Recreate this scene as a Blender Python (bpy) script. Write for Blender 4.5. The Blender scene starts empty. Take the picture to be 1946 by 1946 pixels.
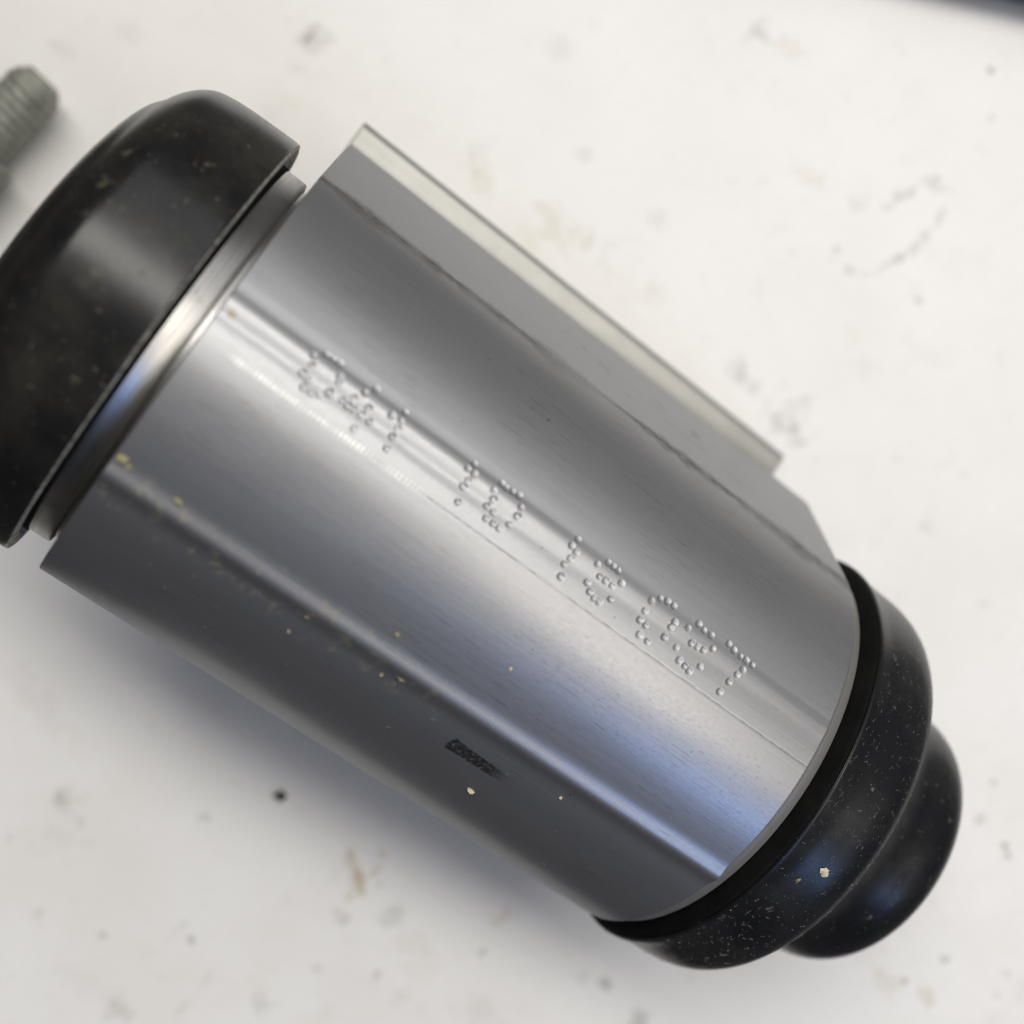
import bpy, bmesh, math, random
import numpy as np
from mathutils import Matrix, Vector, noise

random.seed(4)
rng = np.random.default_rng(4)
C = bpy.context.scene.collection

# ------------------------------------------------------------------ camera, world, lamps
R = 0.020                       # radius of the metal body, metres
TAB = 6.79                      # camera height over the worktop in radii
H = TAB * R
F = 2300.0                      # focal length in pixels of the 1946 px photograph

cam = bpy.data.cameras.new("camera")
camo = bpy.data.objects.new("camera", cam); C.objects.link(camo)
camo.location = (0, 0, H)
cam.sensor_width = 36.0
cam.lens = 36.0 * F / 1946.0
cam.clip_start = 0.005
cam.clip_end = 20.0
cam.dof.use_dof = True
cam.dof.focus_distance = 4.82 * R
cam.dof.aperture_fstop = 15.5
bpy.context.scene.camera = camo

world = bpy.data.worlds.new("World"); bpy.context.scene.world = world
world.use_nodes = True
bg = world.node_tree.nodes["Background"]
bg.inputs[0].default_value = (0.80, 0.86, 1.0, 1)
bg.inputs[1].default_value = 0.013

def area(name, direction, dist, size, size_y, power, col, shape='RECTANGLE', target=(0, 0, 0.02), along=None):
    l = bpy.data.lights.new(name, 'AREA'); l.shape = shape
    l.size = size; l.size_y = size_y; l.energy = power; l.color = col
    o = bpy.data.objects.new(name, l); C.objects.link(o)
    d = Vector(direction).normalized(); t = Vector(target)
    o.location = t + d * dist
    if along:
        x = Vector(along); x = (x-d*(x @ d)).normalized(); y = d.cross(x)
        o.rotation_euler = Matrix(((x.x, y.x, d.x), (x.y, y.y, d.y), (x.z, y.z, d.z))).to_euler()
    else:
        o.rotation_euler = d.to_track_quat('Z', 'Y').to_euler()
    return o
# main window, high and behind the top edge of the picture
area("lamp_window", (0.21, 0.39, 1.0), 1.6, 2.2, 0.36, 22.0, (1.0, 0.968, 0.91), along=(0.81, -0.585, 0.0))
# bright wall to the right, seen as the warm band along the metal
area("lamp_warm_wall", (0.54, -0.30, 0.79), 0.9, 0.34, 0.20, 1.6, (1.0, 0.93, 0.84))
# dimmer sky above the window, out beyond the upper right
area("lamp_upper_sky", (0.70, 0.80, 1.0), 1.7, 1.9, 1.2, 8.0, (0.98, 0.985, 1.0), along=(0.81, -0.585, 0.0))
# patch of blue sky low at the bottom of the picture
area("lamp_sky", (0.41, -0.665, 0.625), 1.0, 0.20, 0.24, 1.2, (0.28, 0.47, 1.0))

sc = bpy.context.scene
sc.view_settings.view_transform = 'Standard'
sc.view_settings.look = 'None'
sc.view_settings.exposure = 0.0
sc.view_settings.gamma = 1.0
sc.cycles.use_denoising = True
sc.cycles.max_bounces = 8

# ------------------------------------------------------------------ frames
P0 = np.array([-1.3474249, -0.6019799, 5.0062810])   # left end of the body axis, camera frame (x right, y down, z away), radii
TH, TA = 0.6252722777, 0.2585991627
L = 2.8259
A_ = np.array([math.cos(TA)*math.cos(TH), math.cos(TA)*math.sin(TH), math.sin(TA)])
N_ = np.array([0, 0, -1.0]); N_ = N_ - A_*(A_ @ N_); N_ /= np.linalg.norm(N_)
Q_ = np.cross(A_, N_)
if Q_[1] > 0: Q_ = -Q_
def toworld(v): return np.array([v[0], -v[1], -v[2]])
aw, qw, nw = toworld(A_), toworld(Q_), toworld(N_)
loc0 = Vector((P0[0]*R, -P0[1]*R, H - P0[2]*R))
M0 = Matrix(((aw[0], qw[0], nw[0]), (aw[1], qw[1], nw[1]), (aw[2], qw[2], nw[2])))

def ray(px, py):
    v = np.array([px-973.0, py-973.0, F]); return v/np.linalg.norm(v)
def on_body(px, py, r=1.0):
    """photo pixel -> (t along the axis, angle in degrees) on the cylinder of radius r"""
    v = ray(px, py); d = v-A_*(v@A_); o = -P0+A_*(P0@A_)
    a, b, c = d@d, 2*o@d, o@o-r*r
    s = (-b-math.sqrt(max(b*b-4*a*c, 0)))/(2*a); X = v*s-P0
    return X@A_, math.degrees(math.atan2(X@Q_, X@N_))
def on_table(px, py, h=0.0):
    z = TAB-h
    return Vector(((px-973)/F*z*R, -(py-973)/F*z*R, h*R))

# ------------------------------------------------------------------ node helpers
def mat(name):
    m = bpy.data.materials.new(name); m.use_nodes = True
    nt = m.node_tree; b = nt.nodes["Principled BSDF"]
    return m, nt, b
def nd(nt, t, **k):
    n = nt.nodes.new(t)
    for a, v in k.items(): setattr(n, a, v)
    return n
def lk(nt, a, b): nt.links.new(a, b)
def math_(nt, op, a, b=None, c=None, clamp=False):
    n = nd(nt, 'ShaderNodeMath', operation=op, use_clamp=clamp)
    for i, v in enumerate((a, b, c)):
        if v is None: continue
        if isinstance(v, (int, float)): n.inputs[i].default_value = v
        else: lk(nt, v, n.inputs[i])
    return n.outputs[0]
def noise_(nt, vec, scale, detail=4, rough=0.6, dist=0.0):
    n = nd(nt, 'ShaderNodeTexNoise'); lk(nt, vec, n.inputs['Vector'])
    n.inputs['Scale'].default_value = scale; n.inputs['Detail'].default_value = detail
    n.inputs['Roughness'].default_value = rough; n.inputs['Distortion'].default_value = dist
    return n.outputs[0]
def ramp_(nt, f, p0, p1, v0=0.0, v1=1.0, smooth=True):
    n = nd(nt, 'ShaderNodeMapRange', interpolation_type='SMOOTHSTEP' if smooth else 'LINEAR')
    lk(nt, f, n.inputs[0])
    n.inputs[1].default_value, n.inputs[2].default_value = p0, p1
    n.inputs[3].default_value, n.inputs[4].default_value = v0, v1
    return n.outputs[0]
def scale_(nt, vec, s, off=(0, 0, 0)):
    n = nd(nt, 'ShaderNodeMapping'); lk(nt, vec, n.inputs[0])
    n.inputs['Scale'].default_value = s; n.inputs['Location'].default_value = off
    return n.outputs[0]
def mixc(nt, f, a, b):
    n = nd(nt, 'ShaderNodeMix', data_type='RGBA')
    if isinstance(f, (int, float)): n.inputs[0].default_value = f
    else: lk(nt, f, n.inputs[0])
    for i, v in ((6, a), (7, b)):
        if isinstance(v, tuple): n.inputs[i].default_value = (*v, 1)
        else: lk(nt, v, n.inputs[i])
    return n.outputs[2]
def bump_(nt, b, h, strength, dist):
    n = nd(nt, 'ShaderNodeBump'); lk(nt, h, n.inputs['Height'])
    n.inputs['Strength'].default_value = strength; n.inputs['Distance'].default_value = dist
    lk(nt, n.outputs[0], b.inputs['Normal'])

# ------------------------------------------------------------------ materials
def make_body_metal():
    # uv.x = t (radii along the axis), uv.y = angle / 100 on the round part (arc beyond it)
    m, nt, b = mat("anodised_aluminium")
    uv = nd(nt, 'ShaderNodeTexCoord').outputs['UV']
    sx = nd(nt, 'ShaderNodeSeparateXYZ'); lk(nt, uv, sx.inputs[0]); U, V = sx.outputs[0], sx.outputs[1]
    streak = noise_(nt, scale_(nt, uv, (1.2, 160, 1)), 1.0, 5, 0.65)
    blotch = noise_(nt, scale_(nt, uv, (3.0, 6.0, 1)), 1.0, 5, 0.6)
    fine = noise_(nt, scale_(nt, uv, (60, 110, 1)), 1.0, 4, 0.7)
    col = mixc(nt, ramp_(nt, streak, 0.25, 0.75), (0.335, 0.337, 0.347), (0.37, 0.371, 0.376))
    col = mixc(nt, ramp_(nt, blotch, 0.45, 0.75, 0, 0.25), col, (0.30, 0.30, 0.306))
    # worn dark line where the round turns into the flat side
    wob = noise_(nt, scale_(nt, uv, (3, 30, 1)), 1.0, 5, 0.7)
    dv = math_(nt, 'ABSOLUTE', math_(nt, 'SUBTRACT', V, math_(nt, 'ADD', 0.6485, math_(nt, 'MULTIPLY', wob, 0.010))))
    wid = ramp_(nt, noise_(nt, scale_(nt, uv, (2.2, 0, 0), (3.1, 0, 0)), 1.0, 4, 0.6), 0.33, 0.66, 0.010, 0.065)
    soft = math_(nt, 'SUBTRACT', 1.0, math_(nt, 'DIVIDE', dv, wid), clamp=True)
    grit = noise_(nt, scale_(nt, uv, (16, 130, 1)), 1.0, 5, 0.75)
    scuff = math_(nt, 'MULTIPLY', math_(nt, 'POWER', soft, 0.7), ramp_(nt, grit, 0.34, 0.56, 0.25, 1.0))
    scuff = math_(nt, 'MULTIPLY', scuff, ramp_(nt, noise_(nt, scale_(nt, uv, (1.7, 0, 0), (8.3, 0, 0)), 1.0, 3, 0.6), 0.38, 0.55, 0.35, 1.0))
    col = mixc(nt, math_(nt, 'MULTIPLY', scuff, 0.95, clamp=True), col, (0.075, 0.073, 0.070))
    # hairline handling scratches in several directions
    scrt = None
    for k, (ang, thr) in enumerate(((0.9, 0.655), (-0.6, 0.665), (0.25, 0.65))):
        mp = nd(nt, 'ShaderNodeMapping'); lk(nt, uv, mp.inputs[0])
        mp.inputs['Rotation'].default_value = (0, 0, ang); mp.inputs['Scale'].default_value = (5, 210, 1); mp.inputs['Location'].default_value = (k*3.7, k*1.9, 0)
        v = ramp_(nt, noise_(nt, mp.outputs[0], 1.0, 2, 0.5), thr, thr+0.035)
        scrt = v if scrt is None else math_(nt, 'MAXIMUM', scrt, v)
    scrt = math_(nt, 'MULTIPLY', scrt, ramp_(nt, noise_(nt, scale_(nt, uv, (3, 3, 1), (5, 2, 0)), 1.0, 3, 0.6), 0.45, 0.62))
    col = mixc(nt, math_(nt, 'MULTIPLY', scrt, 0.45), col, (0.15, 0.15, 0.155))
    # the thin scribed line under the marking
    scr = ramp_(nt, math_(nt, 'ABSOLUTE', math_(nt, 'SUBTRACT', V, math_(nt, 'ADD', 0.094, math_(nt, 'MULTIPLY', wob, 0.004)))), 0.0003, 0.0016, 1, 0)
    scrn = noise_(nt, scale_(nt, uv, (14, 2, 1)), 1.0, 5, 0.8)
    scr = math_(nt, 'MULTIPLY', scr, math_(nt, 'MULTIPLY', ramp_(nt, scrn, 0.42, 0.6), ramp_(nt, U, 0.7, 1.0)))
    col = mixc(nt, math_(nt, 'MULTIPLY', scr, 0.75), col, (0.10, 0.10, 0.10))
    # row of tiny pale etched ticks under the first digits
    tk = math_(nt, 'SINE', math_(nt, 'ADD', math_(nt, 'MULTIPLY', U, 2*math.pi/0.0185), math_(nt, 'MULTIPLY', noise_(nt, scale_(nt, uv, (9, 0, 0)), 1.0, 2, 0.5), 4.0)))
    tk = math_(nt, 'MULTIPLY', ramp_(nt, tk, -0.2, 0.6), ramp_(nt, math_(nt, 'ABSOLUTE', math_(nt, 'SUBTRACT', V, 0.0985)), 0.0045, 0.0075, 1, 0))
    tk = math_(nt, 'MULTIPLY', tk, math_(nt, 'MULTIPLY', ramp_(nt, U, 0.11, 0.16), ramp_(nt, U, 0.75, 1.05, 1, 0)))
    tk = math_(nt, 'MULTIPLY', tk, ramp_(nt, noise_(nt, scale_(nt, uv, (6, 0, 0), (2, 0, 0)), 1.0, 3, 0.6), 0.38, 0.55, 0.15, 1.0))
    col = mixc(nt, math_(nt, 'MULTIPLY', tk, 0.65), col, (0.80, 0.79, 0.76))
    # dark pen or tape patch low on the round
    e = noise_(nt, scale_(nt, uv, (9, 30, 1)), 1.0, 4, 0.6)
    vv = math_(nt, 'ADD', V, math_(nt, 'MULTIPLY', math_(nt, 'SUBTRACT', e, 0.5), 0.016))
    uu = math_(nt, 'ADD', U, math_(nt, 'MULTIPLY', math_(nt, 'SUBTRACT', e, 0.5), 0.05))
    taper = ramp_(nt, U, 1.60, 1.93, 0.0215, 0.012, False)
    ctr = ramp_(nt, U, 1.60, 1.95, -0.334, -0.339, False)
    pv = math_(nt, 'LESS_THAN', math_(nt, 'ABSOLUTE', math_(nt, 'SUBTRACT', vv, ctr)), taper)
    patch = math_(nt, 'MULTIPLY', pv, math_(nt, 'MULTIPLY', ramp_(nt, uu, 1.600, 1.606), ramp_(nt, uu, 1.78, 1.96, 1, 0)))
    patch = math_(nt, 'MULTIPLY', patch, ramp_(nt, fine, 0.34, 0.52, 0.35, 1.0))
    # small pits and dirt points
    pits = ramp_(nt, noise_(nt, scale_(nt, uv, (42, 64, 1)), 1.0, 2, 0.5), 0.735, 0.775)
    col = mixc(nt, math_(nt, 'MULTIPLY', pits, 0.7), col, (0.05, 0.05, 0.05))
    # rubbed dark ticks along the axis near the bright band
    rub = noise_(nt, scale_(nt, uv, (34, 190, 1)), 1.0, 6, 0.72)
    zone = math_(nt, 'MULTIPLY', ramp_(nt, U, 1.2, 1.7), math_(nt, 'MULTIPLY', ramp_(nt, V, -0.16, -0.06), ramp_(nt, V, 0.02, 0.09, 1, 0)))
    rubm = math_(nt, 'MULTIPLY', ramp_(nt, rub, 0.53, 0.70, 0, 0.75), zone)
    col = mixc(nt, rubm, col, (0.16, 0.16, 0.17))
    # smudges on the flat side
    sm = ramp_(nt, noise_(nt, scale_(nt, uv, (7, 26, 1), (1.3, 0.4, 0)), 1.0, 5, 0.7), 0.56, 0.66, 0, 0.6)
    smz = math_(nt, 'MULTIPLY', math_(nt, 'MULTIPLY', ramp_(nt, V, 0.76, 0.84), ramp_(nt, V, 0.96, 1.06, 1, 0)), math_(nt, 'MULTIPLY', ramp_(nt, U, 1.1, 1.4), ramp_(nt, U, 2.2, 2.5, 1, 0)))
    col = mixc(nt, math_(nt, 'MULTIPLY', sm, smz), col, (0.13, 0.125, 0.12))
    # ochre deposits near the ridge and the left shoulder
    och = ramp_(nt, noise_(nt, scale_(nt, uv, (15, 30, 1), (4.2, 0, 0)), 1.0, 5, 0.7), 0.53, 0.68)
    oz = math_(nt, 'MULTIPLY', ramp_(nt, V, -0.34, -0.27), ramp_(nt, V, -0.22, -0.17, 1, 0))
    oz = math_(nt, 'MULTIPLY', oz, ramp_(nt, U, 1.25, 1.6, 1, 0))
    och = math_(nt, 'MULTIPLY', och, oz)
    col = mixc(nt, math_(nt, 'MULTIPLY', och, 0.75), col, (0.30, 0.26, 0.14))
    col = mixc(nt, patch, col, (0.035, 0.035, 0.038))
    lk(nt, col, b.inputs['Base Color'])
    dirt = math_(nt, 'MAXIMUM', math_(nt, 'MAXIMUM', patch, och), math_(nt, 'MULTIPLY', scuff, 0.6))
    lk(nt, math_(nt, 'SUBTRACT', 0.94, math_(nt, 'MULTIPLY', dirt, 0.7)), b.inputs['Metallic'])
    rg = math_(nt, 'ADD', ramp_(nt, streak, 0.2, 0.8, 0.30, 0.36), ramp_(nt, fine, 0.3, 0.7, -0.03, 0.04))
    lk(nt, math_(nt, 'ADD', rg, math_(nt, 'MULTIPLY', dirt, 0.2)), b.inputs['Roughness'])
    h = math_(nt, 'ADD', math_(nt, 'MULTIPLY', streak, 0.8), math_(nt, 'MULTIPLY', fine, 0.25))
    bump_(nt, b, h, 0.05, 0.0003)
    # the etched skin has a sharp and a broad sheen together
    b2 = nd(nt, 'ShaderNodeBsdfPrincipled')
    lk(nt, col, b2.inputs['Base Color']); b2.inputs['Metallic'].default_value = 0.8; b2.inputs['Roughness'].default_value = 0.62
    lk(nt, b.inputs['Normal'].links[0].from_socket, b2.inputs['Normal'])
    mx = nd(nt, 'ShaderNodeMixShader'); mx.inputs[0].default_value = 0.57
    lk(nt, b.outputs[0], mx.inputs[1]); lk(nt, b2.outputs[0], mx.inputs[2])
    out = [n for n in nt.nodes if n.type == 'OUTPUT_MATERIAL'][0]; lk(nt, mx.outputs[0], out.inputs[0])
    return m
def make_turned(name, base, rough, met=1.0):
    m, nt, b = mat(name)
    tc = nd(nt, 'ShaderNodeTexCoord').outputs['Object']
    s = noise_(nt, scale_(nt, tc, (9000, 60, 60)), 1.0, 3, 0.6)
    k = noise_(nt, scale_(nt, tc, (300, 300, 300)), 1.0, 4, 0.6)
    col = mixc(nt, ramp_(nt, k, 0.55, 0.8, 0, 0.5), base, tuple(v*0.5 for v in base))
    lk(nt, col, b.inputs['Base Color'])
    b.inputs['Metallic'].default_value = met
    lk(nt, ramp_(nt, s, 0.2, 0.8, rough-0.05, rough+0.08), b.inputs['Roughness'])
    bump_(nt, b, s, 0.25, 0.00015)
    return m
def make_rubber(name, base, rough, spots, dust_col=(0.20, 0.19, 0.16), spec=0.5, film_amt=0.10, band=None):
    m, nt, b = mat(name)
    tc = nd(nt, 'ShaderNodeTexCoord').outputs['Object']
    big = noise_(nt, tc, 160, 5, 0.65)
    sp = noise_(nt, tc, 900, 3, 0.55)
    mask = math_(nt, 'MULTIPLY', ramp_(nt, sp, 0.62, 0.72), ramp_(nt, big, 0.46, 0.66))
    film = ramp_(nt, noise_(nt, tc, 95, 5, 0.7), 0.40, 0.76, 0.0, film_amt)
    fs = ramp_(nt, noise_(nt, tc, 2600, 2, 0.5), 0.70, 0.76, 0, 0.5)          # fine specks
    f = math_(nt, 'MAXIMUM', math_(nt, 'MAXIMUM', math_(nt, 'MULTIPLY', mask, spots), film), fs)
    if band:                                                                # dust gathered in the fold
        sx = nd(nt, 'ShaderNodeSeparateXYZ'); lk(nt, tc, sx.inputs[0]); X = sx.outputs[0]
        for (x0, x1, x2, amt) in band:
            bm_ = math_(nt, 'MULTIPLY', ramp_(nt, X, x0*R, x1*R), ramp_(nt, X, x1*R, x2*R, 1, 0))
            f = math_(nt, 'MAXIMUM', f, math_(nt, 'MULTIPLY', bm_, math_(nt, 'MULTIPLY', ramp_(nt, big, 0.25, 0.65, 0.4, 1.0), amt)))
    lk(nt, mixc(nt, f, base, dust_col), b.inputs['Base Color'])
    lk(nt, ramp_(nt, f, 0.0, 0.6, rough, 0.85), b.inputs['Roughness'])
    b.inputs['Specular IOR Level'].default_value = spec
    bump_(nt, b, noise_(nt, tc, 2600, 4, 0.7), 0.10, 0.00006)
    return m
def make_simple(name, base, rough, met=0.0, var=0.2, sc_=400):
    m, nt, b = mat(name)
    tc = nd(nt, 'ShaderNodeTexCoord').outputs['Object']
    k = noise_(nt, tc, sc_, 4, 0.65)
    lk(nt, mixc(nt, ramp_(nt, k, 0.3, 0.7), tuple(v*(1-var) for v in base), tuple(v*(1+var) for v in base)), b.inputs['Base Color'])
    b.inputs['Metallic'].default_value = met
    b.inputs['Roughness'].default_value = rough
    bump_(nt, b, k, 0.15, 0.0001)
    return m
def make_table():
    m, nt, b = mat("white_painted_board")
    tc = nd(nt, 'ShaderNodeTexCoord').outputs['Object']
    at = nd(nt, 'ShaderNodeVertexColor', layer_name="stain")
    s = nd(nt, 'ShaderNodeSeparateColor'); lk(nt, at.outputs[0], s.inputs[0])
    n1 = noise_(nt, tc, 60, 5, 0.6); n2 = noise_(nt, tc, 260, 5, 0.65); n3 = noise_(nt, scale_(nt, tc, (1, 1, 1), (3, 1, 0)), 34, 4, 0.6)
    col = mixc(nt, ramp_(nt, n1, 0.35, 0.7), (0.865, 0.855, 0.83), (0.83, 0.812, 0.78))
    col = mixc(nt, ramp_(nt, n2, 0.56, 0.78, 0, 0.5), col, (0.72, 0.70, 0.66))
    col = mixc(nt, ramp_(nt, n3, 0.55, 0.8, 0, 0.4), col, (0.78, 0.74, 0.68))
    e = ramp_(nt, noise_(nt, tc, 900, 4, 0.7), 0.3, 0.65, 0.45, 1.0)
    col = mixc(nt, math_(nt, 'MULTIPLY', s.outputs[0], e), col, (0.20, 0.19, 0.165))
    col = mixc(nt, math_(nt, 'MULTIPLY', s.outputs[1], e), col, (0.50, 0.38, 0.21))
    lk(nt, col, b.inputs['Base Color'])
    gr = noise_(nt, tc, 2200, 3, 0.7)
    col = mixc(nt, ramp_(nt, gr, 0.35, 0.72, 0.0, 0.22), col, (0.62, 0.61, 0.58))
    lk(nt, col, b.inputs['Base Color'])
    b.inputs['Roughness'].default_value = 0.42
    bump_(nt, b, math_(nt, 'ADD', n2, math_(nt, 'MULTIPLY', n1, 0.5)), 0.12, 0.0004)
    return m

M_body = make_body_metal()
M_neck = make_turned("turned_aluminium", (0.50, 0.49, 0.475), 0.34)
M_edge = make_turned("machined_edge", (0.62, 0.60, 0.55), 0.48, 0.85)
M_cap = make_rubber("dusty_black_plastic", (0.011, 0.011, 0.012), 0.25, 0.95, (0.19, 0.17, 0.115), 0.40, 0.13)
M_boot = make_rubber("dusty_black_rubber", (0.011, 0.0115, 0.013), 0.29, 0.75, (0.19, 0.18, 0.165), 0.34, 0.10, ((2.8259+0.46, 2.8259+0.505, 2.8259+0.54, 0.42), (2.8259+0.52, 2.8259+0.64, 2.8259+0.84, 0.34)))
M_ring = make_simple("black_seal_and_gap_shade", (0.006, 0.006, 0.006), 0.85, 0, 0.3)  # rubber seal at the boot, also the painted shade in the cap gap
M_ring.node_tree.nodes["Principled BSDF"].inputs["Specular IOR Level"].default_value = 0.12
M_fin = make_simple("bare_aluminium", (0.37, 0.365, 0.345), 0.5, 0.8, 0.05, 200)
M_bolt = make_simple("dull_zinc", (0.27, 0.27, 0.235), 0.6, 0.3, 0.2, 700)
M_navy = make_simple("navy_plastic", (0.012, 0.016, 0.032), 0.4, 0, 0.1)
M_dust = make_simple("pale_lint", (0.30, 0.285, 0.25), 0.9, 0, 0.3, 3000)
M_crumb = make_simple("ochre_crumb", (0.30, 0.265, 0.15), 0.9, 0, 0.3, 3000)
M_flake = make_simple("cream_flake", (0.62, 0.55, 0.42), 0.9, 0, 0.2, 3000)
M_dark = make_simple("dark_grit", (0.045, 0.045, 0.025), 0.8, 0, 0.3, 2000)
M_table = make_table()

# ------------------------------------------------------------------ mesh helpers
def link(name, me, m, parent=None):
    o = bpy.data.objects.new(name, me); C.objects.link(o)
    if m: me.materials.append(m)
    if parent: o.parent = parent
    return o
def from_arrays(name, V, Fq, smooth=True):
    me = bpy.data.meshes.new(name)
    V = np.asarray(V, dtype=np.float32); Fq = np.asarray(Fq, dtype=np.int32)
    me.vertices.add(len(V)); me.vertices.foreach_set("co", V.ravel())
    k = Fq.shape[1]
    me.loops.add(Fq.size); me.loops.foreach_set("vertex_index", Fq.ravel())
    me.polygons.add(len(Fq)); me.polygons.foreach_set("loop_start", np.arange(0, Fq.size, k, dtype=np.int32))
    me.polygons.foreach_set("use_smooth", np.full(len(Fq), smooth))
    me.update(); me.validate()
    return me
def catmull(pts, per=6):
    """smooth a profile polyline; a point given with a third value stays a sharp corner"""
    return pts
def lathe(name, prof, m, parent, seg=192, sharp=math.radians(35)):
    """prof: list of (t, r) in radii, revolved about local X"""
    n = len(prof); th = np.linspace(0, 2*np.pi, seg, endpoint=False)
    V = np.zeros((n, seg, 3))
    for i, (t, r) in enumerate(prof):
        V[i, :, 0] = t*R; V[i, :, 1] = r*R*np.sin(th); V[i, :, 2] = r*R*np.cos(th)
    idx = np.arange(n*seg).reshape(n, seg); nx = np.roll(idx, -1, axis=1)
    Fq = np.stack([idx[:-1], nx[:-1], nx[1:], idx[1:]], -1).reshape(-1, 4)
    me = from_arrays(name, V.reshape(-1, 3), Fq)
    bm = bmesh.new(); bm.from_mesh(me)
    bmesh.ops.remove_doubles(bm, verts=bm.verts, dist=1e-7)
    bmesh.ops.recalc_face_normals(bm, faces=bm.faces)
    for e in bm.edges:
        if len(e.link_faces) == 2 and e.calc_face_angle(0) > sharp: e.smooth = False
    bm.to_mesh(me); bm.free()
    return link(name, me, m, parent)
def spline(pts, per=8):
    p = np.array(pts, float); out = []
    for i in range(len(p)-1):
        a = p[max(i-1, 0)]; b = p[i]; c = p[i+1]; d = p[min(i+2, len(p)-1)]
        for k in range(per):
            t = k/per
            out.append(0.5*((2*b)+(-a+c)*t+(2*a-5*b+4*c-d)*t*t+(-a+3*b-3*c+d)*t**3))
    out.append(p[-1]); return [(float(v[0]), float(max(v[1], 0))) for v in out]
def thing(name, label, cat, loc=(0, 0, 0), rot=None, group=None):
    o = bpy.data.objects.new(name, None); C.objects.link(o)
    o.location = loc
    if rot is not None: o.rotation_euler = rot.to_euler()
    o.empty_display_size = 0.01
    o['label'] = label; o['category'] = cat
    if group: o['group'] = group
    return o
def tag(o, label=None, cat=None, kind=None, group=None):
    if label: o['label'] = label
    if cat: o['category'] = cat
    if kind: o['kind'] = kind
    if group: o['group'] = group
    return o

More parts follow.
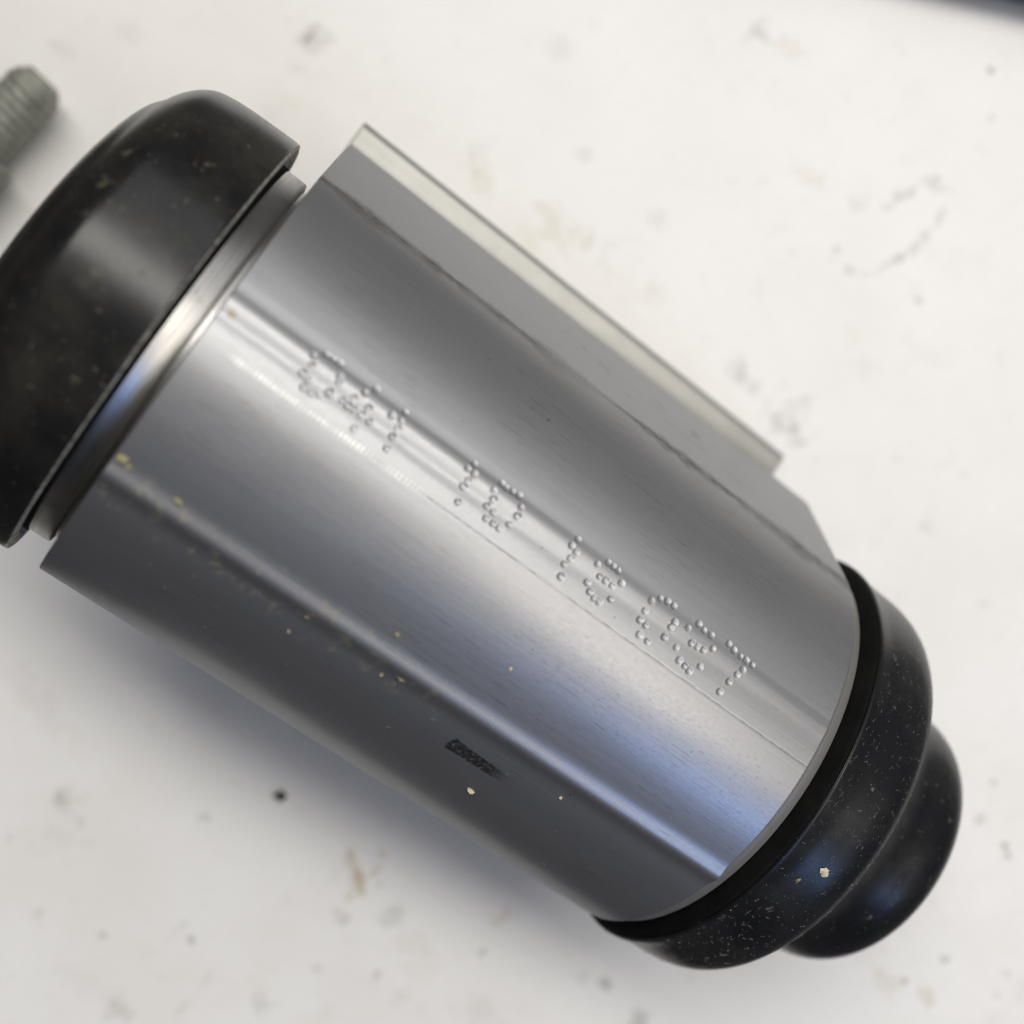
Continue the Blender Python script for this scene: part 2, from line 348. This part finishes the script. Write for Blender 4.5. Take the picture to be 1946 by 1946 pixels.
# ------------------------------------------------------------------ worktop (setting)
def stained_table():
    def axis(lo, hi, n, far, near):
        c = np.linspace(lo, hi, n)
        return np.concatenate([np.linspace(-near, lo, 6, endpoint=False), c, np.linspace(hi, far, 7)[1:]])
    hw = 3.05*R
    lo_ = 3.2*R
    X = axis(-hw, hw, 620, 4.3*R, lo_); Y = axis(-hw, hw, 620, 4.3*R, lo_)
    gx, gy = np.meshgrid(X, Y, indexing='ij')
    n1, n2 = gx.shape
    V = np.stack([gx, gy, np.zeros_like(gx)], -1).reshape(-1, 3)
    idx = np.arange(n1*n2).reshape(n1, n2)
    Fq = np.stack([idx[:-1, :-1], idx[1:, :-1], idx[1:, 1:], idx[:-1, 1:]], -1).reshape(-1, 4)
    me = from_arrays("worktop", V, Fq)
    k = F/(TAB*R)
    px = gx*k+973; py = -gy*k+973           # stains are laid out from the photo, on the board itself
    grey = np.zeros_like(gx); brown = np.zeros_like(gx)
    # smooth value noise to roughen the outlines of stains
    def vnoise(s, seed):
        g = np.random.default_rng(seed); T = g.random((64, 64))
        u = (gx/R*s) % 64; v = (gy/R*s) % 64
        i, j = np.floor(u).astype(int) % 64, np.floor(v).astype(int) % 64
        fu, fv = u-np.floor(u), v-np.floor(v)
        fu = fu*fu*(3-2*fu); fv = fv*fv*(3-2*fv)
        i1, j1 = (i+1) % 64, (j+1) % 64
        return (T[i, j]*(1-fu)+T[i1, j]*fu)*(1-fv)+(T[i, j1]*(1-fu)+T[i1, j1]*fu)*fv
    w1 = vnoise(9, 1)*0.6+vnoise(21, 2)*0.4
    w2 = vnoise(14, 3)*0.5+vnoise(33, 4)*0.5
    def blob(ch, x, y, r, amt, ax=1.0, ang=0.0, rag=0.9):
        dx, dy = px-x, py-y; c, s = math.cos(ang), math.sin(ang)
        u = (dx*c+dy*s)/ax; v = -dx*s+dy*c
        d = np.sqrt(u*u+v*v)/r+(w2-0.5)*rag*2
        ch[:] = np.maximum(ch, amt*np.clip(1.25-d, 0, 1)**1.3)
    G = [(588, 70, 20, .55), (600, 84, 26, .3), (1441, 62, 22, .35), (1882, 134, 7, .75), (1885, 224, 8, .3), (1778, 342, 9, .4),
         (1747, 575, 9, .35), (1504, 481, 9, .22), (1591, 474, 9, .3), (1610, 509, 9, .28), (1632, 385, 16, .15), (1619, 518, 7, .3),
         (1437, 735, 12, .35), (1410, 712, 16, .35), (1400, 700, 22, .2), (1478, 800, 22, .38), (1500, 815, 18, .4), (1520, 835, 14, .3), (1495, 790, 40, .2),
         (113, 1517, 14, .4), (198, 1777, 9, .75), (363, 1785, 8, .55), (155, 1563, 12, .2), (18, 1594, 9, .3), (719, 1682, 8, .6),
         (716, 1852, 9, .6), (603, 1842, 7, .25), (915, 1811, 7, .5), (232, 1924, 24, .3), (644, 1744, 14, .3), (742, 1744, 22, .25),
         (390, 1555, 10, .25), (72, 1732, 9, .3), (500, 1910, 22, .22), (1910, 1606, 7, .8), (1914, 1623, 6, .6), (1888, 1486, 7, .45),
         (1863, 1558, 9, .35), (1795, 1825, 7, .65), (1897, 1890, 9, .6), (1748, 1864, 6, .6), (1719, 1864, 6, .55), (1913, 1853, 9, .35),
         (1150, 1871, 9, .55), (1104, 1860, 14, .2), (1215, 1940, 20, .4), (915, 1810, 8, .4), (930, 1600, 6, .2), (850, 1350, 30, .12),
         (120, 90, 20, .12), (250, 60, 26, .1), (1060, 90, 26, .14), (1110, 300, 18, .15), (1250, 420, 20, .14), (1640, 700, 22, .10),
         (1830, 900, 10, .18), (1760, 1000, 12, .14), (1870, 1150, 10, .16), (1700, 870, 9, .14), (910, 280, 20, .12), (560, 130, 18, .12)]
    for x, y, r, amt in G: blob(grey, x, y, r*1.15, min(1, amt*1.25))
    for (x, y, r, amt, ax, an) in [(1720, 370, 12, .55, 1.8, -.5), (1690, 390, 8, .2, 2.5, -.4), (1780, 352, 10, .3, 2.4, .5), (1785, 415, 10, .55, 2.2, -.98),
                                   (1760, 445, 9, .45, 2.4, -.9), (1735, 470, 9, .42, 2.2, -.75), (1712, 490, 10, .45, 2.0, -.7), (1675, 510, 9, .40, 2.2, -.4),
                                   (1650, 520, 8, .22, 1.8, -.2), (345, 1760, 5, .15, 8, -.8), (360, 1900, 6, .16, 8, -.85)]:
        blob(grey, x, y, r*1.1, amt*1.25, ax, an)
    for (x, y, r, amt, ax, an) in [(672, 1648, 14, .62, 2.2, 1.3), (688, 1690, 10, .6, 2.0, 1.1), (715, 1655, 8, .35, 3.0, -.7), (727, 1624, 12, .35, 1.2, 0),
                                   (660, 1710, 6, .25, 3.5, -1.0), (960, 1735, 16, .32, 1.6, -.3), (935, 1752, 12, .2, 1.5, 0), (1068, 440, 34, .20, 1.6, .3),
                                   (985, 480, 30, .15, 1.6, -.5), (905, 320, 22, .20, 2.0, .8), (1040, 400, 20, .16, 1.4, 0), (1455, 860, 24, .16, 1.5, .3),
                                   (1540, 330, 26, .14, 1.4, .6), (1690, 1870, 22, .16, 1.5, 1.2), (1760, 1890, 14, .28, 1.3, 1.2), (1500, 90, 24, .12, 1.2, .4),
                                   (130, 1520, 26, .14, 1.6, -.6), (800, 1800, 30, .12, 1.4, .2), (1240, 560, 26, .12, 1.4, .7)]:
        blob(brown, x, y, r*1.1, min(1, amt*1.75), ax, an)
    g = np.random.default_rng(12)
    for _ in range(50):
        x, y = g.uniform(-20, 1966, 2); blob(grey, x, y, g.uniform(4, 9), g.uniform(.03, .13), 1, 0, .5)
    for _ in range(70):
        x, y = g.uniform(-20, 1966, 2); blob(grey if g.random() < .5 else brown, x, y, g.uniform(16, 40), g.uniform(.05, .13), g.uniform(1, 2.5), g.uniform(0, 3), 1.2)
    att = me.color_attributes.new("stain", 'FLOAT_COLOR', 'POINT')
    col = np.ones((n1*n2, 4), dtype=np.float32); col[:, 0] = grey.ravel(); col[:, 1] = brown.ravel(); col[:, 2] = 0
    att.data.foreach_set("color", col.ravel())
    bm = bmesh.new(); bm.from_mesh(me)
    ed = [e for e in bm.edges if e.is_boundary]
    ex = bmesh.ops.extrude_edge_only(bm, edges=ed)
    for v in ex['geom']:
        if isinstance(v, bmesh.types.BMVert): v.co.z = -0.006
    for e in ed: e.smooth = False
    bm.to_mesh(me); bm.free()
    o = link("worktop", me, M_table)
    o['kind'] = 'structure'
stained_table()
def bench():
    bm = bmesh.new(); bmesh.ops.create_grid(bm, x_segments=8, y_segments=8, size=0.9)
    me = bpy.data.meshes.new("workbench"); bm.to_mesh(me); bm.free()
    o = link("workbench", me, make_simple("dark_bench_wood", (0.055, 0.05, 0.045), 0.6, 0, 0.35, 30))
    o.location = (0, 0, -0.006); o['kind'] = 'structure'
bench()

# ------------------------------------------------------------------ the cylinder assembly
dev = thing("valve_cylinder", "large brushed aluminium cylinder with dot-punched numbers and black rubber ends lying on the white board",
            "metal cylinder", loc0, M0)

# pixel positions of the punched dots, read from the photograph
def sub(x0, y0, s, pts): return [(x0+u*s, y0+v*s) for u, v in pts]
DOTS = sub(530, 630, .15528, [(420,300),(585,280),(665,330),(745,385),(400,415),(290,510),(355,590),(300,685),(385,750),(485,775),(615,750),(735,630),(745,555),
                              (915,810),(1050,755),(1195,705),(775,845),(845,910),(915,955),(1005,1020),(1105,1105),(1095,940),(920,1190),
                              (1545,990),(1380,1030),(1490,1100),(1450,1190),(1385,1285),(1320,1435)]) \
     + sub(830, 830, .20704, [(345,255),(280,295),(340,345),(285,400),(245,455),(195,600),
                              (595,430),(635,470),(695,505),(755,540),(520,490),(520,575),(460,635),(520,695),(455,750),(515,795),(575,840),(665,805),(740,730),(770,650),
                              (1295,945),(1235,1000),(1275,1060),(1230,1115),(1170,1170),(1140,1285)]) \
     + sub(1030, 1000, .23292, [(450,310),(540,300),(580,330),(620,365),(645,465),(470,410),(520,445),(570,485),(370,460),(390,535),(425,590),(465,615),(560,595),
                                (890,610),(965,590),(1025,615),(1075,650),(840,690),(800,765),(845,810),(795,885),(860,940),(1080,785),(1050,825),
                                (1190,830),(1280,800),(1320,850),(1380,890),(1390,1000),(1220,955),(1265,985),(1315,1010),(1000,905),(1095,990),(1120,1095),(1165,1140),(1200,1180),(1290,1145),
                                (1525,960),(1565,1010),(1620,1065),(1665,1095),(1715,1135),(1635,1170),(1590,1210),(1525,1270),(1450,1350)])

def body_mesh():
    SC = 1.1497; fq, fn = 1.2151759, -0.4112541
    # t lines: dense where the marking is
    tl = np.unique(np.round(np.concatenate([[0.0, 0.004, 0.012], np.linspace(0.02, 0.10, 5), np.arange(0.10, 2.62, 0.0032), np.linspace(2.62, L-0.01, 8), [L-0.004, L]]), 5))
    # angle lines
    deg = np.unique(np.round(np.concatenate([np.arange(-114, -34, 2.0), np.arange(-34, -12, 0.5), np.arange(-12, 8.0, 1.0), np.arange(8.0, 25.5, 0.18),
                                             np.arange(26, 65, 1.5), [math.degrees(SC)]]), 4))
    ph = np.radians(deg)
    arc = np.stack([np.sin(ph), np.cos(ph)], -1); nrm = arc.copy()
    vcoord = deg/100.0
    # flat side, rounded lower corner, underside, other wall
    d = np.array([fq, fn])-arc[-1]; dl = np.linalg.norm(d); d /= dl; fnrm = np.array([-d[1], d[0]])
    side = [arc[-1]+d*s for s in np.linspace(0.02, dl-0.012, 14)]
    wl = np.array([math.sin(math.radians(-114)), math.cos(math.radians(-114))])
    wd = np.array([0.345, -0.939])
    under = [np.array([fq, fn])+np.array([-0.012, -0.016]), np.array([0.80, -0.72]), np.array([0.2, -0.95]), np.array([-0.45, -0.93]), wl+wd*0.45, wl+wd*0.2]
    prof = np.concatenate([arc, side, under]); nr = np.concatenate([nrm, np.repeat(fnrm[None], len(side), 0), np.zeros((len(under), 2))])
    vc = np.concatenate([vcoord, vcoord[-1]+np.linspace(0.02, dl, len(side))/100*57.3, np.linspace(1.4, 3.0, len(under))])
    nt_, npf = len(tl), len(prof)
    hgt = np.zeros((nt_, npf)); na = len(arc)
    dg = deg
    # long bead at -22 degrees and shallow groove pair at 18 degrees
    g = lambda x, c, w: np.exp(-((x-c)/w)**2)
    base = 0.0185*g(dg, -23.4, 2.4)
    xs = np.clip((dg-15.8)/3.6, 0, 1); xf = np.clip((dg-19.2)/2.6, 0, 1)
    step = 0.0062*(xs*xs*(3-2*xs))*(1-xf*xf*(3-2*xf))
    base += step - 0.0022*g(dg, 15.3, 1.3) - 0.0015*g(dg, 22.2, 1.5)
    hgt[:, :na] += base[None]
    fade = np.clip((tl-1.0)/1.2, 0, 1)[:, None]
    hgt[:, :na] += fade*(0.0020*g(dg, 15.3, 1.3) - 0.45*step + 0.0012*g(dg, 22.2, 1.5))[None]
    # scribed line
    hgt[:, :na] += -0.0010*g(dg, 9.55, 0.16)[None]*np.clip((tl-.6)/.4, 0, 1)[:, None]
    # tick marks in a row under the text
    tn = np.array([noise.noise((t*9, 0.3, 0)) for t in tl]); tn2 = np.array([noise.noise((t*3, 2.3, 0)) for t in tl])
    env = np.clip((tl-.10)/.05, 0, 1)*np.clip((1.0-tl)/.2, 0, 1)
    far = 0.05*np.clip((tl-1.3)/.3, 0, 1)*np.clip((2.6-tl)/.3, 0, 1)
    wave = np.sin(2*np.pi*tl/0.0185+tn*1.2)*(0.6+0.9*tn2)*(env+far)
    hgt[:, :na] += 0.0008*wave[:, None]*g(dg, 9.9, 0.55)[None]
    # punched dots
    for i, (px, py) in enumerate(DOTS):
        t0, d0 = on_body(px, py)
        r0 = 0.0158*(1+0.10*math.sin(i*2.7)); dep = 0.0029*(1+0.25*math.sin(i*1.9))
        it = np.where(np.abs(tl-t0) < 2.2*r0)[0]; ip = np.where(np.abs(np.radians(dg-d0)) < 2.2*r0)[0]
        if not len(it) or not len(ip): continue
        dd = np.hypot(tl[it][:, None]-t0, np.radians(dg[ip]-d0)[None])/r0
        h = -dep*(1-np.clip((dd-0.42)/0.58, 0, 1)**2*(3-2*np.clip((dd-0.42)/0.58, 0, 1)))+0.06*dep*np.exp(-((dd-1.12)/.22)**2)
        hgt[np.ix_(it, ip)] += h
    # little dents and unevenness of the extrusion
    wob = 0.0005*np.sin(dg*0.21+0.7)+0.00035*np.sin(dg*0.53)
    hgt[:, :na] += wob[None]*(dg < 8)[None]
    V = np.zeros((nt_, npf, 3))
    V[:, :, 0] = tl[:, None]
    V[:, :, 1] = prof[None, :, 0]+nr[None, :, 0]*hgt
    V[:, :, 2] = prof[None, :, 1]+nr[None, :, 1]*hgt
    # break the two end edges very slightly
    for k, e in ((0, .004), (nt_-1, .003)):
        V[k, :na+len(side), 1] -= nr[:na+len(side), 0]*e; V[k, :na+len(side), 2] -= nr[:na+len(side), 1]*e
    V *= R
    idx = np.arange(nt_*npf).reshape(nt_, npf); nx = np.roll(idx, -1, 1)
    Fq = np.stack([idx[:-1], idx[1:], nx[1:], nx[:-1]], -1).reshape(-1, 4)
    me = from_arrays("body", V.reshape(-1, 3), Fq)
    # uv
    uvl = me.uv_layers.new(name="uv")
    U = np.repeat(tl[:, None], npf, 1).ravel(); W = np.repeat(vc[None], nt_, 0).ravel()
    li = np.zeros(len(me.loops), dtype=np.int32); me.loops.foreach_get("vertex_index", li)
    uv = np.stack([U[li], W[li]], -1).astype(np.float32); uvl.data.foreach_set("uv", uv.ravel())
    bm = bmesh.new(); bm.from_mesh(me); bm.verts.ensure_lookup_table()
    f0 = bm.faces.new([bm.verts[i] for i in idx[0]]); f1 = bm.faces.new([bm.verts[i] for i in idx[-1][::-1]])
    for f in (f0, f1):
        f.smooth = False
        for e in f.edges: e.smooth = False
    bmesh.ops.recalc_face_normals(bm, faces=bm.faces)
    for e in bm.edges:
        if len(e.link_faces) == 2 and e.calc_face_angle(0) > math.radians(40): e.smooth = False
    bm.to_mesh(me); bm.free()
    return me
body = link("body", body_mesh(), M_body, dev)

# shoulder ring and neck at the left, machined ring at the right
lathe("neck", [(-0.40, 0.0), (-0.40, 0.893), (-0.036, 0.893), (-0.028, 0.888), (-0.022, 0.862), (-0.006, 0.862), (0.0, 0.90), (0.01, 0.90)], M_neck, dev)
lathe("end_ring", [(L-0.02, 0.5), (L-0.02, 0.97), (L+0.001, 0.988), (L+0.062, 0.966), (L+0.072, 0.952), (L+0.076, 0.90), (L+0.076, 0.5)], M_edge, dev)

# left cap: profile read straight from its outline
cap_prof = spline([(-0.140, 0.925), (-0.140, 0.96), (-0.141, 0.992), (-0.150, 1.003), (-0.25, 1.001), (-0.33, 0.998), (-0.40, 0.993), (-0.46, 0.984), (-0.505, 0.972),
                   (-0.545, 0.947), (-0.580, 0.912), (-0.603, 0.880), (-0.618, 0.852), (-0.634, 0.830), (-0.662, 0.790), (-0.688, 0.715), (-0.712, 0.60), (-0.730, 0.48), (-0.745, 0.25), (-0.750, 0.0)], 6)
cap = lathe("end_cap", [(-0.17, 0.915)]+cap_prof, M_cap, dev, 224)
lathe("cap_rim", [(-0.140, 0.925), (-0.134, 0.935), (-0.134, 0.985), (-0.142, 0.996)], make_simple("rough_cut_rim", (0.34, 0.33, 0.27), 0.9, 0, 0.7, 1500), cap)
lathe("gap_shade_ring", [(-0.20, 0.90), (-0.122, 0.90), (-0.116, 0.89)], M_ring, dev)  # added black ring: painted shade on the neck beneath the cap edge

# right boot: seal, wide lobe and the small end lobe
lathe("seal_ring", spline([(L+0.070, 0.86), (L+0.077, 0.935), (L+0.087, 0.975), (L+0.102, 1.008), (L+0.114, 1.020), (L+0.119, 1.012), (L+0.121, 0.95)], 5), M_ring, dev)
boot_prof = spline([(L+0.121, 0.94), (L+0.122, 1.012), (L+0.125, 1.024), (L+0.136, 1.028), (L+0.21, 1.015), (L+0.30, 1.012), (L+0.38, 1.010), (L+0.43, 1.003), (L+0.47, 0.990),
                    (L+0.500, 0.972), (L+0.520, 0.950), (L+0.538, 0.915), (L+0.555, 0.872), (L+0.580, 0.825), (L+0.615, 0.780), (L+0.66, 0.740), (L+0.71, 0.708), (L+0.77, 0.685),
                    (L+0.83, 0.676), (L+0.90, 0.674), (L+0.97, 0.672), (L+1.035, 0.660), (L+1.09, 0.632), (L+1.13, 0.588), (L+1.155, 0.52), (L+1.17, 0.41), (L+1.176, 0.20), (L+1.176, 0.0)], 6)
boot = lathe("rubber_boot", boot_prof, M_boot, dev, 224)

# side flange under the flat side
def prism(name, poly, x0, x1, m, parent, bev=0.0):
    bm = bmesh.new()
    a = [bm.verts.new((x0*R, y*R, z*R)) for y, z in poly]; b = [bm.verts.new((x1*R, y*R, z*R)) for y, z in poly]
    bm.faces.new(a); bm.faces.new(b[::-1])
    for i in range(len(poly)):
        j = (i+1) % len(poly); bm.faces.new((a[i], b[i], b[j], a[j]))
    bmesh.ops.recalc_face_normals(bm, faces=bm.faces)
    if bev:
        bmesh.ops.bevel(bm, geom=bm.edges, offset=bev*R, segments=3, affect='EDGES', profile=0.6)
    me = bpy.data.meshes.new(name); bm.to_mesh(me); bm.free()
    for p in me.polygons: p.use_smooth = True
    me.set_sharp_from_angle(angle=math.radians(40))
    return link(name, me, m, parent)
prism("flange", [(0.98, -0.73), (1.24, -0.775), (1.30, -0.792), (1.375, -0.795), (1.400, -0.815), (1.407, -0.85), (1.407, -0.97), (0.98, -0.98)], -0.010, 2.755, M_fin, dev, 0.012)
# mounting lug that carries the raised left end (hidden below)
prism("mounting_lug", [(-0.42, -0.80), (0.62, -0.72), (0.50, -1.50), (-0.30, -1.62)], 0.55, 1.15, M_fin, dev, 0.03)

# ------------------------------------------------------------------ lint and grit
def fibres(name, parent, prof, n, rmin=0.0022, rmax=0.0035, tr=None, phr=(-95, 85), m=M_dust, lenr=(0.01, 0.05), speck=0.5, seed=3):
    g = np.random.default_rng(seed); V = []; Fc = []
    P = np.array(prof); 
    def surf(t, ph):
        r = np.interp(t, P[:, 0], P[:, 1])+0.002
        return np.array([t, r*math.sin(ph), r*math.cos(ph)])
    for i in range(n):
        t = g.uniform(*tr); ph = math.radians(g.uniform(*phr))
        if g.random() < speck:
            c = surf(t, ph); s = g.uniform(0.0006, 0.0021)*(1.6 if g.random() < .06 else 1)
            b = len(V)
            for ax in range(3):
                for sg in (-1, 1):
                    v = c.copy(); v[ax] += sg*s*g.uniform(.6, 1.4); V.append(v)
            for x in (0, 1):
                for y in (2, 3):
                    for z in (4, 5): Fc.append((b+x, b+y, b+z))
        else:
            ln = g.uniform(*lenr); an = g.uniform(0, math.pi); cur = g.uniform(-2.5, 2.5); w = g.uniform(0.0003, 0.0006)
            k = 5; ring = []
            tt, pp, aa = t, ph, an
            for s in range(k):
                c = surf(tt, pp)+np.array([0, math.sin(pp), math.cos(pp)])*g.uniform(0, .002)
                nrm = np.array([0, math.sin(pp), math.cos(pp)]); tan = np.array([0, math.cos(pp), -math.sin(pp)])
                side = -math.sin(aa)*np.array([1, 0, 0])+math.cos(aa)*tan
                b = len(V); V += [c+side*w, c-side*w, c+nrm*w*1.6]; ring.append(b)
                tt += math.cos(aa)*ln/k; pp += math.sin(aa)*ln/k; aa += cur/k
            for q in range(k-1):
                a0, b0 = ring[q], ring[q+1]
                for e in range(3):
                    f = (e+1) % 3; Fc.append((a0+e, a0+f, b0+f)); Fc.append((a0+e, b0+f, b0+e))
    me = bpy.data.meshes.new(name); me.from_pydata([tuple(v*R) for v in V], [], Fc); me.update()
    o = link(name, me, m, parent); o['kind'] = 'stuff'; return o
bp = [p for p in boot_prof if p[0] >= L+0.123]
fibres("lint", boot, bp, 900, tr=(L+0.13, L+0.54), phr=(-80, 75), speck=0.80, lenr=(0.010, 0.035), seed=5)
fibres("lint", boot, bp, 90, tr=(L+0.60, L+1.05), phr=(-70, 60), speck=0.8, lenr=(0.010, 0.03), seed=6)
bodyp = [(0, 1.0), (L, 1.0)]
fibres("lint", dev, bodyp, 90, tr=(0.1, L-0.05), phr=(-80, -28), speck=0.72, lenr=(0.008, 0.03), seed=8)
fibres("lint", dev, bodyp, 60, tr=(0.1, L-0.05), phr=(24, 64), speck=0.85, lenr=(0.008, 0.02), seed=9)

def lump(name, loc, size, m, label, cat, seed, squash=0.6, rot=None, group=None, pts=None):
    bm = bmesh.new(); bmesh.ops.create_icosphere(bm, subdivisions=3, radius=1.0)
    for v in bm.verts:
        k = 0.9+0.7*noise.noise(v.co*1.5+Vector((seed*3.1, seed, 0)))+0.45*noise.noise(v.co*4.1+Vector((seed, 2.0, seed*1.7)))
        v.co = Vector((v.co.x*size[0]*k, v.co.y*size[1]*k, v.co.z*size[2]*k))
    me = bpy.data.meshes.new(name); bm.to_mesh(me); bm.free()
    for p in me.polygons: p.use_smooth = seed % 2 == 0
    o = link(name, me, m); o.location = loc
    if rot is not None: o.rotation_euler = rot
    tag(o, label, cat, None, group); return o
def body_point(px, py, r=1.0, lift=0.0):
    t, d = on_body(px, py, r); p = math.radians(d); rr = r+lift
    return loc0 + M0 @ Vector((t*R, rr*R*math.sin(p), rr*R*math.cos(p)))
e0 = M0.to_euler()
D = 1.00725
CR = [(232*D, 868*D, .020, "ochre crumb lying against the left end of the raised bead on the cylinder", 1.4),
      (243*D, 880*D, .012, "small ochre crumb just right of the crumb at the left end of the bead", 1.0),
      (336*D, 945*D, .013, "faint ochre crumb on the bead a little way from the cylinder's left end", 1.6),
      (545*D, 1190*D, .009, "tiny ochre crumb below the bead at the cylinder's lower middle", 1.0),
      (580*D, 1160*D, .014, "ochre crumb under the bead left of the cylinder's middle", 1.5),
      (720*D, 1272*D, .009, "tiny yellow crumb left of the pair lying under the bead", 1.0),
      (757*D, 1279*D, .015, "largest yellow crumb just under the bead near the cylinder's middle", 1.3),
      (750*D, 1196*D, .009, "yellow crumb on the grey band above the bead near the middle", 1.5),
      (963*D, 1262*D, .010, "pale yellow crumb alone on the blue-grey band below the marking", 0.8),
      (888*D, 1491*D, .010, "pale sliver below the dark rectangular patch on the cylinder", 2.2),
      (1058*D, 1505*D, .008, "cream crumb right of the dark rectangular patch on the cylinder", 1.0),
      (437*D, 592*D, .017, "pale chip at the neck end of the shiny groove on the cylinder", 1.2)]
for i, (px, py, s, lab, asp) in enumerate(CR):
    lump("crumb", body_point(px, py, 1.0, .003), (s*R*asp*.8, s*R*.8, s*R*.4), M_flake if i in (8, 9, 10, 11) else M_crumb, lab, "crumb", i, rot=e0, group="crumbs stuck to the aluminium cylinder")
# irregular cream flake on the boot
t, d = on_body(1555*D, 1645*D, 1.013); p = math.radians(d)
fl = lump("flake", loc0+M0 @ Vector((t*R, 1.017*R*math.sin(p), 1.017*R*math.cos(p))), (.020*R, .017*R, .006*R), M_flake, "cream flake of dried dirt stuck on the black rubber boot", "flake", 21, rot=(M0 @ Matrix.Rotation(-p, 3, 'X')).to_euler())
t, d = on_body(1505*D, 1660*D, 1.013); p = math.radians(d)
lump("flake", loc0+M0 @ Vector((t*R, 1.016*R*math.sin(p), 1.016*R*math.cos(p))), (.007*R, .012*R, .006*R), M_crumb, "tiny tan flake left of the cream flake on the rubber boot", "flake", 23, rot=(M0 @ Matrix.Rotation(-p, 3, 'X')).to_euler())
# dark crumb on the board
lump("grit", on_table(534, 1513, .018), (.030*R, .024*R, .022*R), M_dark, "dark olive crumb of grit alone on the white board below the cylinder", "grit", 31)

# ------------------------------------------------------------------ bolt at the left edge
def bolt():
    rs, rn = 0.155, 0.25
    h = rn*0.866
    tip = on_table(86, 150, h)
    ang = math.radians(46)          # pointing up and to the right
    rot = Matrix.Rotation(ang, 3, 'Z')
    b = thing("bolt", "dull grey threaded bolt with a nut, cut off by the left edge of the picture", "bolt", (tip.x, tip.y, 0), rot)
    # threaded shank: helical ridges
    seg, pitch = 48, 0.05; ln = 1.6; n = int(ln/pitch*10)
    V = []; Fc = []
    for i in range(n+1):
        x = -i*ln/n
        for s in range(seg):
            th = 2*math.pi*s/seg; fr = ((x/pitch)+s/seg) % 1.0
            tri = abs(fr*2-1)
            end = max(0.0, 1-(-x)/0.11)
            r = (rs-0.007*(1-tri))*(1-0.42*end**2)
            V.append((x*R, r*R*math.cos(th), h*R+r*R*math.sin(th)))
    for i in range(n):
        for s in range(seg):
            a = i*seg+s; c = i*seg+(s+1) % seg; Fc.append((a, c, c+seg, a+seg))
    Fc.append(tuple(range(seg)))
    me = bpy.data.meshes.new("threaded_shank"); me.from_pydata(V, [], Fc); me.update()
    for p in me.polygons: p.use_smooth = True
    link("threaded_shank", me, M_bolt, b)
    # hex nut
    bm = bmesh.new()
    x0, x1 = -0.50, -0.80
    ra = [bm.verts.new((x0*R, rn*R*math.cos(math.pi/3*k), h*R+rn*R*math.sin(math.pi/3*k))) for k in range(6)]
    rb = [bm.verts.new((x1*R, rn*R*math.cos(math.pi/3*k), h*R+rn*R*math.sin(math.pi/3*k))) for k in range(6)]
    bm.faces.new(ra); bm.faces.new(rb[::-1])
    for k in range(6): bm.faces.new((ra[k], rb[k], rb[(k+1) % 6], ra[(k+1) % 6]))
    bmesh.ops.recalc_face_normals(bm, faces=bm.faces)
    bmesh.ops.bevel(bm, geom=bm.edges, offset=0.025*R, segments=3, affect='EDGES', profile=0.5)
    me = bpy.data.meshes.new("nut"); bm.to_mesh(me); bm.free()
    for p in me.polygons: p.use_smooth = True
    me.set_sharp_from_angle(angle=math.radians(35))
    link("nut", me, M_bolt, b)
bolt()

# ------------------------------------------------------------------ dark case reaching in at the top right corner
def case():
    bm = bmesh.new(); bmesh.ops.create_cube(bm, size=1.0)
    for v in bm.verts: v.co = Vector((v.co.x*5.5*R, v.co.y*1.3*R, v.co.z*0.3*R+0.15*R))
    bmesh.ops.bevel(bm, geom=bm.edges, offset=0.14*R, segments=6, affect='EDGES', profile=0.5)
    me = bpy.data.meshes.new("plastic_case"); bm.to_mesh(me); bm.free()
    for p in me.polygons: p.use_smooth = True
    o = link("plastic_case", me, M_navy)
    a = math.radians(-13)
    c = on_table(1915, -16, 0.2)
    up = Vector((-math.sin(a), math.cos(a), 0))
    o.location = Vector((c.x, c.y, 0))+up*0.66*R+Vector((math.cos(a), math.sin(a), 0))*(-0.6)*R
    o.rotation_euler = (0, 0, a)
    tag(o, "dark navy blurred case edge in the top right corner of the board", "case")
case()
